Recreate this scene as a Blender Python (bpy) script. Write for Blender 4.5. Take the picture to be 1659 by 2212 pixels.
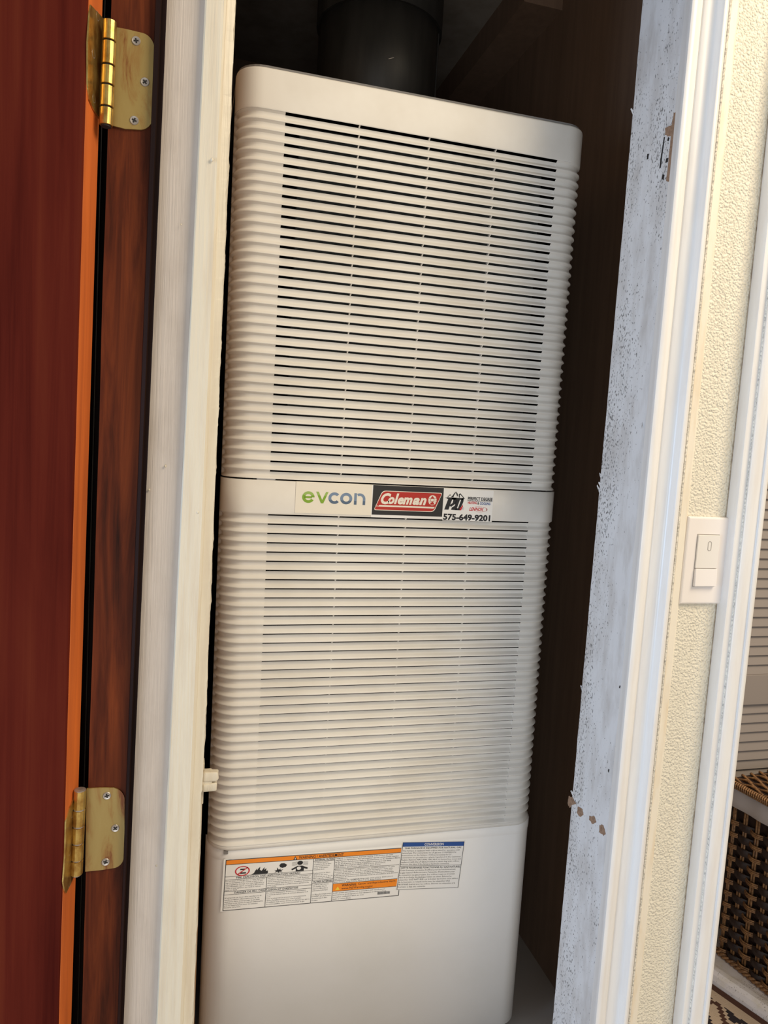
import bpy, bmesh, math, random
from mathutils import Vector, Matrix, noise
random.seed(7)
C = bpy.context.scene
for o in list(bpy.data.objects): bpy.data.objects.remove(o)
col = C.collection
PI = math.pi

# ------------------------------------------------------------------ camera
H = 0.96                                   # camera height above the floor
F = 1564.15
YAW, PITCH, ROLL = 0.2677, 0.09799, 0.05932
fw = Vector((math.sin(YAW)*math.cos(PITCH), math.cos(YAW)*math.cos(PITCH), -math.sin(PITCH)))
r0 = Vector((math.cos(YAW), -math.sin(YAW), 0)); u0 = r0.cross(fw)
rt = math.cos(ROLL)*r0 + math.sin(ROLL)*u0
up = -math.sin(ROLL)*r0 + math.cos(ROLL)*u0
cd = bpy.data.cameras.new('camera'); cam = bpy.data.objects.new('camera', cd); col.objects.link(cam)
M = Matrix((rt, up, -fw)).transposed().to_4x4(); M.translation = Vector((0, 0, H)); cam.matrix_world = M
cd.sensor_fit = 'HORIZONTAL'; cd.sensor_width = 36; cd.lens = 36*F/1659; cd.clip_start = 0.02
C.camera = cam

# ------------------------------------------------------------------ light
C.view_settings.view_transform = 'Standard'; C.view_settings.look = 'None'
C.view_settings.gamma = 1; C.view_settings.use_curve_mapping = False
C.view_settings.exposure = 0.0
w = bpy.data.worlds.new('room_air'); C.world = w; w.use_nodes = True
w.node_tree.nodes['Background'].inputs[0].default_value = (1.0, 0.95, 0.89, 1)
w.node_tree.nodes['Background'].inputs[1].default_value = 0.32
def area(name, loc, target, size, power, color, sy=None, spread=180):
    l = bpy.data.lights.new(name, 'AREA'); l.size = size; l.energy = power; l.color = color
    if sy: l.shape = 'RECTANGLE'; l.size_y = sy
    l.spread = math.radians(spread)
    o = bpy.data.objects.new(name, l); col.objects.link(o); o.location = loc
    o.rotation_euler = (Vector(target)-Vector(loc)).to_track_quat('-Z', 'Y').to_euler()
    return o
area('ceiling_lamp', (1.55, -0.55, 2.50), (0.30, 0.95, 0.85), 1.2, 50, (1.0, 0.83, 0.60))
area('window_light', (-1.9, 0.0, 0.70), (0.5, 0.85, 0.75), 0.8, 32, (0.50, 0.70, 1.0), sy=0.9)
area('front_fill', (-0.35, -1.3, 0.40), (0.35, 0.95, 0.15), 1.0, 13, (0.88, 0.94, 1.0))  # unseen fill, added to brighten the bottom panel and grey strip
area('ledge_fill', (1.30, 0.15, 2.15), (1.05, 1.0, 0.0), 0.30, 4.0, (1.0, 0.92, 0.82))  # added fill from above for the ledge, not a known lamp

# ------------------------------------------------------------------ helpers
def ray(px, py):
    d = fw + rt*((px-829.5)/F) - up*((py-1106)/F)
    return d/d.y
def at(px, py, Y):                          # pixel to the point on the vertical plane y = Y
    d = ray(px, py)*Y; return Vector((d.x, d.y, d.z+H))
def atX(px, py, X):
    d = ray(px, py); d = d*(X/d.x); return Vector((d.x, d.y, d.z+H))
def atZ(px, py, Z):
    d = ray(px, py); d = d*((Z-H)/d.z); return Vector((d.x, d.y, d.z+H))

def tag(o, label=None, cat=None, group=None, kind=None):
    if label: o['label'] = label
    if cat: o['category'] = cat
    if group: o['group'] = group
    if kind: o['kind'] = kind
    return o
def empty(name, loc, label, cat, group=None, kind=None):
    o = bpy.data.objects.new(name, None); col.objects.link(o); o.location = loc
    o.empty_display_size = .05
    return tag(o, label, cat, group, kind)
def link(name, me, mat, parent=None, smooth=False):
    if mat is not None and len(me.materials) == 0: me.materials.append(mat)
    o = bpy.data.objects.new(name, me); col.objects.link(o)
    if smooth:
        for p in me.polygons: p.use_smooth = True
    if parent is not None:
        o.parent = parent
        wl = Vector(parent.location)        # meshes are modelled in world space; only the Empties carry a location
        o.matrix_parent_inverse = Matrix.Translation(-wl)
    return o
def pydata(name, vs, fs, mat, parent=None, smooth=False):
    me = bpy.data.meshes.new(name); me.from_pydata([tuple(v) for v in vs], [], fs); me.update()
    bm = bmesh.new(); bm.from_mesh(me); bmesh.ops.recalc_face_normals(bm, faces=bm.faces); bm.to_mesh(me); bm.free()
    return link(name, me, mat, parent, smooth)
def bmo(name, bm, mat, parent=None, smooth=False):
    bmesh.ops.recalc_face_normals(bm, faces=bm.faces)
    me = bpy.data.meshes.new(name); bm.to_mesh(me); bm.free()
    return link(name, me, mat, parent, smooth)
def add_box(bm, c, s, rot=None, bev=0, seg=2):
    g = bmesh.ops.create_cube(bm, size=1)
    vs = g['verts']
    for v in vs:
        p = Vector((v.co.x*s[0], v.co.y*s[1], v.co.z*s[2]))
        if rot is not None: p = rot @ p
        v.co = p + Vector(c)
    if bev > 0:
        es = list({e for v in vs for e in v.link_edges})
        bmesh.ops.bevel(bm, geom=es, offset=bev, segments=seg, affect='EDGES', profile=.5)
def box(name, lo, hi, mat, parent=None, bev=0, seg=2):
    bm = bmesh.new(); lo = Vector(lo); hi = Vector(hi)
    add_box(bm, (lo+hi)/2, hi-lo, bev=bev, seg=seg)
    return bmo(name, bm, mat, parent, smooth=False)
def tube(bm, pts, r, n=6, cap=True):
    rings = []
    for i, p in enumerate(pts):
        a = Vector(pts[max(0, i-1)]); b = Vector(pts[min(len(pts)-1, i+1)])
        t = (b-a).normalized(); s = t.cross(Vector((0, 0, 1)))
        if s.length < .1: s = t.cross(Vector((0, 1, 0)))
        s.normalize(); q = s.cross(t)
        rr = r[i] if isinstance(r, (list, tuple)) else r
        rings.append([bm.verts.new(Vector(p)+s*math.cos(2*PI*k/n)*rr+q*math.sin(2*PI*k/n)*rr) for k in range(n)])
    for a, b in zip(rings, rings[1:]):
        for k in range(n): bm.faces.new((a[k], a[(k+1) % n], b[(k+1) % n], b[k]))
    if cap: bm.faces.new(rings[0]); bm.faces.new(rings[-1])
def plan_prism(name, plan, z0, z1, mat, parent=None, nz=1, rough=None, smooth=False, caps=True, close=True):
    """plan: list of functions or (x,y) tuples; a point may be a callable z -> (x,y). rough: {index:(ampx, ampy, freq)}"""
    vs = []; fs = []; n = len(plan)
    for k in range(nz+1):
        z = z0+(z1-z0)*k/nz
        for i, p in enumerate(plan):
            x, y = p(z) if callable(p) else p
            if rough and i in rough:
                ax, ay, fr = rough[i]
                nv = noise.noise(Vector((i*3.1, .5, z*fr)))+.6*noise.noise(Vector((i*7.7, 2.5, z*fr*3.3)))+.35*noise.noise(Vector((i*1.7, 9.5, z*fr*9)))
                x += ax*nv; y += ay*nv
            vs.append((x, y, z))
    m = n if close else n-1
    for k in range(nz):
        for i in range(m):
            j = (i+1) % n
            fs.append((k*n+i, k*n+j, (k+1)*n+j, (k+1)*n+i))
    if caps and close:
        fs.append(tuple(range(n))); fs.append(tuple(nz*n+i for i in range(n)))
    return pydata(name, vs, fs, mat, parent, smooth)

# ------------------------------------------------------------------ materials
def nt(name):
    m = bpy.data.materials.new(name); m.use_nodes = True
    return m, m.node_tree, m.node_tree.nodes['Principled BSDF']
def flat(name, colr, rough=.5, metal=0, spec=.5, coat=0):
    m, t, b = nt(name)
    b.inputs['Base Color'].default_value = (*colr, 1); b.inputs['Roughness'].default_value = rough
    b.inputs['Metallic'].default_value = metal; b.inputs['Specular IOR Level'].default_value = spec
    b.inputs['Coat Weight'].default_value = coat
    return m
def N(t, k, **kw):
    n = t.nodes.new(k)
    for a, v in kw.items(): setattr(n, a, v)
    return n
def coords(t, scale=(1, 1, 1)):
    g = N(t, 'ShaderNodeNewGeometry'); mp = N(t, 'ShaderNodeMapping')
    mp.inputs['Scale'].default_value = scale
    t.links.new(g.outputs['Position'], mp.inputs['Vector']); return mp.outputs[0]
def ramp(t, fac, stops):
    r = N(t, 'ShaderNodeValToRGB'); e = r.color_ramp.elements
    while len(e) > 1: e.remove(e[-1])
    e[0].position = stops[0][0]; e[0].color = (*stops[0][1], 1)
    for p, c in stops[1:]:
        x = e.new(p); x.color = (*c, 1)
    t.links.new(fac, r.inputs[0]); return r.outputs[0]
def noisen(t, vec, scale, detail=3, rough=.5, dist=0):
    n = N(t, 'ShaderNodeTexNoise'); n.inputs['Scale'].default_value = scale; n.inputs['Detail'].default_value = detail
    n.inputs['Roughness'].default_value = rough; n.inputs['Distortion'].default_value = dist
    t.links.new(vec, n.inputs['Vector']); return n.outputs['Fac']
def bump(t, b, h, strength, dist, prev=None):
    n = N(t, 'ShaderNodeBump'); n.inputs['Strength'].default_value = strength; n.inputs['Distance'].default_value = dist
    t.links.new(h, n.inputs['Height'])
    if prev: t.links.new(prev, n.inputs['Normal'])
    t.links.new(n.outputs[0], b.inputs['Normal']); return n.outputs[0]
def wood(name, stops, sc=(60, 60, 3.2), rough=.35, coat=.3, scale2=8):
    m, t, b = nt(name)
    v = coords(t, sc); f = noisen(t, v, 1.0, 6, .62, .6)
    v2 = coords(t, (6, 6, 1.1)); f2 = noisen(t, v2, 1.3, 4, .5, 1.2)
    mx = N(t, 'ShaderNodeMath', operation='MULTIPLY_ADD'); mx.inputs[1].default_value = .55
    t.links.new(f, mx.inputs[0])
    m2 = N(t, 'ShaderNodeMath', operation='MULTIPLY'); m2.inputs[1].default_value = .45; t.links.new(f2, m2.inputs[0])
    t.links.new(m2.outputs[0], mx.inputs[2])
    t.links.new(ramp(t, mx.outputs[0], stops), b.inputs['Base Color'])
    b.inputs['Roughness'].default_value = rough; b.inputs['Coat Weight'].default_value = coat; b.inputs['Coat Roughness'].default_value = .2
    bump(t, b, f, .15, .001)
    return m
def paint(name, c, rough=.45, dirt=None, amt=.0, brush=.0, scale=(40, 40, 6), speck=0, speckcol=(.12, .10, .08)):
    m, t, b = nt(name)
    v = coords(t, scale); f = noisen(t, v, 2.0, 5, .6)
    if dirt is not None:
        colr = ramp(t, f, [(.30, dirt), (.30+.35*(1-amt), c), (1, c)])
    else:
        colr = None
    if speck > 0:
        vs_ = coords(t, (420, 420, 240)); fs_ = noisen(t, vs_, 1.0, 1.5, .5)
        mk = coords(t, (11, 11, 3)); fm = noisen(t, mk, 1.3, 3, .6)
        ad = N(t, 'ShaderNodeMath', operation='MULTIPLY_ADD'); ad.inputs[1].default_value = .6
        t.links.new(fm, ad.inputs[0]); t.links.new(fs_, ad.inputs[2])
        k = ramp(t, ad.outputs[0], [(0, (0, 0, 0)), (1.0-speck, (0, 0, 0)), (1.0-speck+.04, (1, 1, 1)), (1, (1, 1, 1))])
        mix = N(t, 'ShaderNodeMix', data_type='RGBA')
        if colr is not None: t.links.new(colr, mix.inputs['A'])
        else: mix.inputs['A'].default_value = (*c, 1)
        mix.inputs['B'].default_value = (*speckcol, 1)
        t.links.new(k, mix.inputs['Factor']); colr = mix.outputs['Result']
    if colr is not None: t.links.new(colr, b.inputs['Base Color'])
    else: b.inputs['Base Color'].default_value = (*c, 1)
    b.inputs['Roughness'].default_value = rough
    if brush > 0:
        vb = coords(t, (380, 380, 9)); fb = noisen(t, vb, 1.0, 4, .6, .3)
        bump(t, b, fb, brush, .0012)
    return m

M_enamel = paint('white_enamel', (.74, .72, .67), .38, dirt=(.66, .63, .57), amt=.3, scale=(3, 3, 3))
M_enamel_lit = paint('white_enamel_lit', (.88, .87, .84), .42, dirt=(.84, .83, .79), amt=.3, scale=(3, 3, 3))  # lighter copy of the enamel, brightened in place of more fill light
M_cabinet = flat('grey_cabinet', (.20, .19, .18), .5)
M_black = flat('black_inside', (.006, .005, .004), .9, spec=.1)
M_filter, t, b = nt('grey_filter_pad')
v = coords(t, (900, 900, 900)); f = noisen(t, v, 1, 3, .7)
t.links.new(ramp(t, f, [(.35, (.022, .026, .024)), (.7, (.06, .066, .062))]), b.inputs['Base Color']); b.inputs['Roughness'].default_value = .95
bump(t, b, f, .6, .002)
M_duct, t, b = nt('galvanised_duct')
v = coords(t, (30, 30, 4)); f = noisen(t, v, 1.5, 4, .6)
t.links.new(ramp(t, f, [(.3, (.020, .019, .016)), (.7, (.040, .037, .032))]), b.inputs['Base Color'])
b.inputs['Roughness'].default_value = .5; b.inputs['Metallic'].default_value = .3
M_closet = wood('dark_closet_panel', [(.3, (.16, .095, .058)), (.7, (.25, .155, .10))], rough=.7, coat=0)
M_closet_ceiling = paint('dusty_closet_ceiling', (.30, .25, .20), .8, dirt=(.20, .16, .12), amt=.2, scale=(6, 6, 6))
M_door = wood('mahogany_door', [(.30, (.045, .005, .003)), (.5, (.090, .012, .006)), (.72, (.125, .022, .009))], sc=(70, 70, 2.0), rough=.8, coat=0)
M_door.node_tree.nodes['Principled BSDF'].inputs['Specular IOR Level'].default_value = .03
M_edge = wood('orange_door_edge', [(.3, (.38, .085, .022)), (.7, (.78, .19, .035))], rough=.6, coat=0)
M_edge.node_tree.nodes['Principled BSDF'].inputs['Specular IOR Level'].default_value = .2
M_jamb = wood('redwood_jamb', [(.36, (.012, .003, .001)), (.48, (.085, .017, .005)), (.66, (.22, .050, .012))], sc=(75, 75, 5), rough=.6, coat=0)
M_jamb.node_tree.nodes['Principled BSDF'].inputs['Specular IOR Level'].default_value = .15
M_shadewood = wood('dark_shaded_wood', [(.3, (.010, .005, .004)), (.7, (.032, .014, .010))], rough=.6, coat=0)  # wood tone darkened to hold the shade of stop and hinge gap
M_shadewood.node_tree.nodes['Principled BSDF'].inputs['Specular IOR Level'].default_value = .12
M_brass, t, b = nt('worn_brass')
v = coords(t, (90, 90, 60)); f = noisen(t, v, 1, 4, .6)
t.links.new(ramp(t, f, [(.35, (.36, .19, .045)), (.6, (.62, .43, .13))]), b.inputs['Base Color']); b.inputs['Metallic'].default_value = .85; b.inputs['Roughness'].default_value = .32
M_leaf, t, b = nt('lacquered_brass_leaf')
v = coords(t, (55, 55, 14)); f = noisen(t, v, 1, 5, .65, .8)
t.links.new(ramp(t, f, [(.34, (.19, .055, .010)), (.42, (.30, .17, .045)), (.52, (.34, .24, .075)), (.8, (.37, .27, .09))]), b.inputs['Base Color']); b.inputs['Metallic'].default_value = .25; b.inputs['Roughness'].default_value = .45
M_screw = flat('zinc_screw', (.42, .38, .34), .35, metal=.6)
M_recess = flat('dark_recess', (.012, .010, .010), .7)
M_grey = paint('grey_white_plaster', (.70, .63, .57), .6, dirt=(.60, .53, .47), amt=.2, scale=(14, 14, 5), brush=.5)
M_cream = paint('cream_gloss_paint', (.70, .635, .50), .42, dirt=(.63, .55, .42), amt=.25, scale=(50, 50, 4), brush=.55)
M_jambwhite = paint('worn_white_paint', (.66, .66, .66), .6, dirt=(.50, .48, .46), amt=.25, scale=(20, 20, 6), speck=.045, speckcol=(.22, .215, .21))
M_casing = paint('white_casing_paint', (.78, .765, .735), .3, dirt=(.73, .70, .66), amt=.2, scale=(40, 40, 5))
M_batten = paint('cream_batten_paint', (.82, .76, .64), .5, dirt=(.74, .62, .44), amt=.25, scale=(30, 30, 5))
M_caulk = paint('rough_caulk', (.80, .76, .66), .7, dirt=(.35, .33, .30), amt=.2, scale=(200, 200, 200))
M_plate = flat('white_plastic', (.84, .79, .75), .32)
M_paddle = flat('ivory_paddle', (.80, .76, .70), .3)
M_led = flat('grey_led_ring', (.36, .33, .30), .4)
M_bare = paint('bare_wood', (.30, .19, .12), .8, dirt=(.18, .10, .06), amt=.2, scale=(120, 120, 120))
M_louver = paint('taupe_louver_paint', (.29, .25, .225), .55)
M_ledge = paint('worn_white_ledge', (.86, .83, .84), .6, dirt=(.78, .73, .66), amt=.4, scale=(16, 16, 16), speck=.03, speckcol=(.4, .37, .35))
M_wick, t, b = nt('honey_wicker')
v = coords(t, (240, 240, 240)); f = noisen(t, v, 1, 3, .6)
t.links.new(ramp(t, f, [(.3, (.11, .05, .02)), (.7, (.40, .21, .085))]), b.inputs['Base Color']); b.inputs['Roughness'].default_value = .5
M_wickdark, t, b = nt('dark_wicker')
v = coords(t, (160, 160, 160)); f = noisen(t, v, 1, 3, .6)
t.links.new(ramp(t, f, [(.3, (.012, .006, .005)), (.7, (.035, .018, .013))]), b.inputs['Base Color']); b.inputs['Roughness'].default_value = .55
M_liner = paint('grey_white_liner', (.50, .46, .44), .9, brush=.2)
# pebbled vinyl wall
M_wall, t, b = nt('pebbled_wall_panel')
v = coords(t, (1, 1, 1))
vo = N(t, 'ShaderNodeTexVoronoi'); vo.feature = 'SMOOTH_F1'; vo.inputs['Scale'].default_value = 340; vo.inputs['Smoothness'].default_value = .7
ns = N(t, 'ShaderNodeTexNoise'); ns.inputs['Scale'].default_value = 160; ns.inputs['Detail'].default_value = 2
vm = N(t, 'ShaderNodeVectorMath', operation='MULTIPLY_ADD'); vm.inputs[1].default_value = (.004, .004, .004)
t.links.new(v, ns.inputs['Vector']); t.links.new(ns.outputs['Color'], vm.inputs[0]); t.links.new(v, vm.inputs[2]); t.links.new(vm.outputs[0], vo.inputs['Vector'])
b.inputs['Base Color'].default_value = (.76, .715, .59, 1); b.inputs['Roughness'].default_value = .5
iv = N(t, 'ShaderNodeMath', operation='SUBTRACT'); iv.inputs[0].default_value = 1; t.links.new(vo.outputs['Distance'], iv.inputs[1])
bump(t, b, iv.outputs[0], .9, .0022)
def ink(name, c, r=.5): return flat('print_'+name, c, r)
I_black = ink('black', (.012, .012, .014)); I_white = ink('white', (.80, .79, .76)); I_green = ink('green', (.20, .36, .02)); I_green2 = ink('light_green', (.30, .45, .10))
I_blue = ink('slate_blue', (.085, .13, .20)); I_blue2 = ink('light_slate', (.17, .24, .35)); I_red = ink('red', (.42, .022, .012)); I_orange = ink('orange', (.85, .25, .01))
I_navy = ink('navy', (.014, .07, .28)); I_cream = ink('cream', (.78, .73, .62)); I_warn = ink('yellow', (.85, .60, .05)); I_red2 = ink('bright_red', (.55, .02, .03)); I_grey = ink('grey', (.25, .25, .26))
I_txt = ink('soft_black', (.06, .06, .06)); I_blk2 = ink('off_black', (.02, .019, .018))

# ------------------------------------------------------------------ the setting
floor = box('floor', (-2.5, -2.5, -.05), (2.5, 3.0, 0), paint('beige_floor', (.50, .44, .38), .6)); tag(floor, 'plain beige floor under the furnace and the doorways', 'floor', kind='structure')
ZT = 2.1
def L(pxt, pxb, Y):                        # an upright that leans a little, as the old boards do: a function z -> (x, y)
    a_, b_ = at(pxt, 0, Y), at(pxb, 2212, Y)
    return lambda z: (b_.x+(a_.x-b_.x)*(z-b_.z)/(a_.z-b_.z), Y)
S = dict(kind='structure')
# left side, from left to right
jamb = plan_prism('trim_1', [L(241, 176, .765), L(337, 254, .765), L(337, 254, .83), L(241, 176, .83)], 0, ZT, M_jamb, nz=40, rough={0: (.0006, 0, 9)})
tag(jamb, 'red brown stained wooden door jamb carrying the two brass hinges', 'jamb', **S)
stop = plan_prism('trim_2', [L(336, 253, .765), L(337, 254, .757), L(347, 258, .755), L(350, 261, .759), L(361, 267, .757), L(361, 267, .83), L(336, 253, .83)], 0, ZT, M_shadewood, nz=20)  # the stop's shaded side is put into this dark colour
tag(stop, 'narrow door stop coloured dark for its shade between red jamb and grey plaster strip', 'trim', **S)
far = plan_prism('trim_3', [L(196, 120, .835), L(250, 190, .835), L(250, 190, .85), L(196, 120, .85)], 0, ZT, M_shadewood)  # added backing; its dark colour paints the shade inside the gap
tag(far, 'dark backing board standing in for shade in the gap between door edge and jamb', 'trim', **S)
bl = plan_prism('trim_4', [L(226, 167, .826), L(228, 168.6, .824), L(228.2, 169, .832), L(226, 167, .832)], 0, ZT, flat('dull_bronze', (.10, .075, .035), .5))
tag(bl, 'thin brass coloured weatherstrip in the hinge gap', 'weatherstrip', **S)
gr = plan_prism('trim_5', [L(361, 266, .7800), L(400, 300, .7775), L(443, 337, .7750), L(443, 337, .86), L(361, 266, .86)], 0, ZT, M_grey, nz=60, rough={1: (0, .0006, 6), 2: (.0004, 0, 12)})
tag(gr, 'greyish white plastered strip with trowel marks beside dark door stop', 'trim', **S)
cr = plan_prism('trim_6', [L(443, 337, .7685), L(446, 340, .7675), L(484, 389, .7680), L(488, 394, .7700), L(490, 397, .7725), L(508, 415, .7745), L(509, 416, .800), L(509, 416, .868), L(443, 337, .868)], 0, ZT, M_cream, nz=700,
                rough={3: (.0008, .0002, 14), 4: (.0008, .0004, 20), 5: (.0013, .0008, 45), 6: (.0014, 0, 60), 1: (.0003, .0002, 10)})
tag(cr, 'cream painted board with ragged right edge beside the furnace', 'trim', **S)
# nail bumps on the left boards
bm = bmesh.new()
for (px, py, Y, r_) in [(458, 345, .766, .0022), (427, 1107, .768, .0018), (357, 1007, .776, .0016), (322, 1058, .778, .0015), (391, 485, .774, .001), (315, 1725, .779, .0014), (338, 1870, .776, .0014)]:
    p = at(px, py, Y); g = bmesh.ops.create_uvsphere(bm, u_segments=10, v_segments=6, radius=r_*.75)
    for v_ in g['verts']: v_.co = Vector((v_.co.x, v_.co.y*.5, v_.co.z*1.2))+p
nb = bmo('nail_head', bm, M_cream, cr, smooth=True); tag(nb, kind='stuff')

# closet shell
cl = plan_prism('wall_left', [lambda z: (.02, .868), lambda z: (.03, .868), lambda z: (.03, 1.90), lambda z: (-.02, 1.90), lambda z: (-.02, .868)], 0, ZT, wood('brown_side_panel', [(.3, (.22, .13, .07)), (.7, (.36, .22, .12))], rough=.8, coat=0)); tag(cl, 'brown inner side wall of the closet left of furnace', 'wall', **S)
cb = box('wall_back', (-.05, 1.90, 0), (.75, 1.94, ZT), M_closet); tag(cb, 'dark panelled back wall of the furnace closet', 'wall', **S)
crt = box('wall_closet', (.665, .888, 0), (.70, 1.90, ZT), M_closet); crt.name = 'wall_inner'; tag(crt, 'dark brown inner side wall of the closet right of furnace', 'wall', **S)
cc = box('ceiling', (-.05, .80, 1.86), (.75, 1.94, 1.90), M_closet_ceiling); tag(cc, 'dusty dim closet ceiling above the vent pipe', 'ceiling', **S)
# wooden brace across the corner under the ceiling
br = plan_prism('trim_7', [(.585, 1.35), (.665, 1.35), (.665, 1.90), (.585, 1.90)], 1.80, 1.86, M_closet); tag(br, 'dark cleat under the closet ceiling along the inner wall', 'trim', **S)
hdr = box('wall_top', (.02, .80, 1.75), (.70, .87, ZT), M_closet); tag(hdr, 'wall above the closet opening out of view', 'wall', **S)

# right jamb / front wall piece
XJ = .5505
def jr(px): return ray(px, 1300).x
YF = .888
wj = plan_prism('wall_right', [(XJ, .790), (XJ, .84), (XJ, YF), (.615, YF), (.615, .802), (XJ+.004, .802)], 0, ZT, M_jambwhite, nz=420, rough={2: (.0002, .0011, 22)})
tag(wj, 'worn white painted closet jamb with specks, scars and chipped paint', 'jamb', **S)
def rr(px, Y): x = ray(px, 1300).x*Y; return (x, Y)
cas1 = [(XJ+.0006, .800), rr(1367, .7855), rr(1369, .7812), rr(1373, .7775), rr(1378, .7762), rr(1384, .7768), rr(1388, .7785), rr(1391, .7815), rr(1394, .7822), rr(1397, .7812), rr(1399, .7806),
        rr(1408, .7802), rr(1416, .7798), rr(1421, .7785), rr(1426, .7758), rr(1431, .7722), rr(1435, .7695), rr(1438, .7680), rr(1441, .7674), rr(1444, .7676), rr(1446.5, .7690), rr(1446.8, .7712)]
cas1.append((cas1[-1][0]+.001, .800))
ca = plan_prism('trim_8', cas1, 0, ZT, M_casing, smooth=False); tag(ca, 'white moulded casing on the right side of closet opening', 'casing', **S)
for p_ in ca.data.polygons: p_.use_smooth = len(p_.vertices) == 4
ca.data.set_sharp_from_angle(angle=math.radians(38))
# pebbled wall
xw = ray(1444, 1300).x*.8
wf = box('wall_front', (xw, .80, 0), (.720, .86, ZT), M_wall); tag(wf, 'cream pebbled wall panel strip carrying the light switch', 'wall', **S)
bt = plan_prism('trim_9', [rr(1450, .7985), rr(1452, .7968), rr(1465, .7965), rr(1467, .7985), rr(1467, .802), rr(1450, .802)], 0, ZT, M_batten); tag(bt, 'flat cream batten between closet casing and pebbled wall', 'batten', **S)
gx = ray(1549, 1300).x*.8
box('grime_seam', (gx-.0013, .7994, 0), (gx+.0002, .801, ZT), paint('grime', (.50, .43, .33), .9, dirt=(.22, .17, .12), amt=.1, scale=(90, 90, 60)), wf)
def caulk(name, pxc, Y, label):
    vs = []; fs = []; n = 1100
    for k in range(n+1):
        z = ZT*k/n
        a = noise.noise(Vector((pxc, 3, z*260)))*.0012+noise.noise(Vector((pxc, 7, z*90)))*.0006
        x, _ = rr(pxc, Y)
        for dx, dy in ((-.0016, .001), (-.0010, -.0010-abs(a)*.9), (.0006+a, -.0016+a*.8), (.0022+a, .001)):
            vs.append((x+dx, Y+dy, z))
    for k in range(n):
        for i in range(3):
            fs.append((k*4+i, k*4+i+1, k*4+5+i, k*4+4+i))
    o = pydata(name, vs, fs, M_caulk); tag(o, label, 'caulk', **S)
caulk('trim_10', 1449, .797, 'ragged line of caulk beside the closet casing')
# second doorway casing
bt2 = plan_prism('trim_11', [rr(1549, .800), rr(1551, .7985), rr(1569, .7845), rr(1571, .7832), rr(1574, .7828), rr(1586, .7828), rr(1588, .790), rr(1588, .802)], 0, ZT, M_casing); tag(bt2, 'stepped cream batten at the right edge of pebbled wall', 'batten', **S)
caulk('trim_12', 1587.5, .782, 'ragged line of caulk beside the far doorway casing')
cas2 = [rr(1588, .80), rr(1588, .7805), rr(1590, .7785), rr(1593, .7775), rr(1603, .7772), rr(1612, .7775), rr(1617, .7778), rr(1619, .7768), rr(1621, .7750), rr(1624, .7742), rr(1628, .7745), rr(1630, .7760)]
cas2 += [(cas2[-1][0]+.0006, .86), (cas2[0][0], .86)]
ca2 = plan_prism('trim_13', cas2, 0, ZT, M_casing); tag(ca2, 'cream white moulded casing of the doorway at far right', 'casing', **S)
for p_ in ca2.data.polygons: p_.use_smooth = len(p_.vertices) == 4
ca2.data.set_sharp_from_angle(angle=math.radians(38))

# wear on the right jamb
def patch(name, pts, mat, parent, X=XJ-.0004):
    vs = [Vector((X, p.y, p.z)) for p in (atX(a, b, X) for a, b in pts)]
    ragged = []                             # torn, irregular outline
    for a, b in zip(vs, vs[1:]+vs[:1]):
        e_ = b-a; ragged.append(a)
        if name.startswith('bare'):
            for k in (.25, .5, .75):
                ragged.append(a+e_*k+Vector((0, random.uniform(-.0007, .0007), random.uniform(-.0009, .0009))))
    vs = ragged
    n = len(vs); c = sum(vs, Vector())/n
    back = [v_+Vector((.0006, 0, 0)) for v_ in vs]
    fs = [tuple(range(n)), tuple(range(2*n-1, n-1, -1))]+[(i, (i+1) % n, n+(i+1) % n, n+i) for i in range(n)]
    return pydata(name, vs+back, fs, mat, parent)
patch('bare_wood_scar', [(1455, 243), (1461, 241), (1460, 262), (1455, 300), (1451, 340), (1446, 392), (1439, 391), (1444, 345), (1449, 294), (1436, 292), (1437, 276), (1451, 270)], M_bare, wj)
patch('latch_slot', [(1434, 296), (1436, 296), (1431, 330), (1427, 362), (1424, 364), (1427, 340)], M_recess, wj)
for pts in ([(1228, 1720), (1236, 1722), (1244, 1736), (1238, 1738), (1230, 1745), (1226, 1735)], [(1248, 1742), (1258, 1748), (1260, 1760), (1252, 1764), (1246, 1755)],
            [(1273, 1762), (1284, 1764), (1288, 1776), (1280, 1780), (1272, 1771)], [(1295, 1782), (1303, 1783), (1308, 1800), (1304, 1806), (1294, 1797)]):
    patch('bare_wood_chip', pts, M_bare, wj)
for pts in ([(1443, 296), (1446, 298), (1444, 305), (1441, 304)], [(1439, 342), (1443, 341), (1442, 350), (1437, 352)], [(1431, 376), (1435, 378), (1433, 389), (1429, 386)], [(1398, 333), (1401, 332), (1400, 343), (1397, 345)],
            [(1314, 1661), (1316, 1662), (1315, 1669), (1313, 1666)], [(1338, 1481), (1340, 1481), (1339, 1487), (1337, 1486)]):
    patch('screw_hole', pts, M_recess, wj)
bm = bmesh.new()
for (px, py, dx, dz) in [(1288, 1062, -.004, .009), (1294, 1048, -.002, .004), (1296, 1030, -.002, .005), (1366, 245, -.003, .006), (1228, 1716, -.003, .005), (1248, 1490, -.002, .006), (1384, 912, -.002, .004)]:
    p = at(px, py, YF)
    p = Vector((XJ, YF-.001, p.z)); q = p+Vector((dx, .0015, dz))
    if py == 912: p = atX(1388, 915, XJ); q = p+Vector((-.004, -.003, -.006))
    a = [bm.verts.new(p+Vector((0, 0, -.003))), bm.verts.new(p+Vector((.0002, 0, .003))), bm.verts.new(q+Vector((0, 0, .0008))), bm.verts.new(q+Vector((-.0004, .0004, -.001)))]
    bm.faces.new(a)
pf = bmo('paint_flake', bm, M_jambwhite, wj); tag(pf, kind='stuff')

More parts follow.
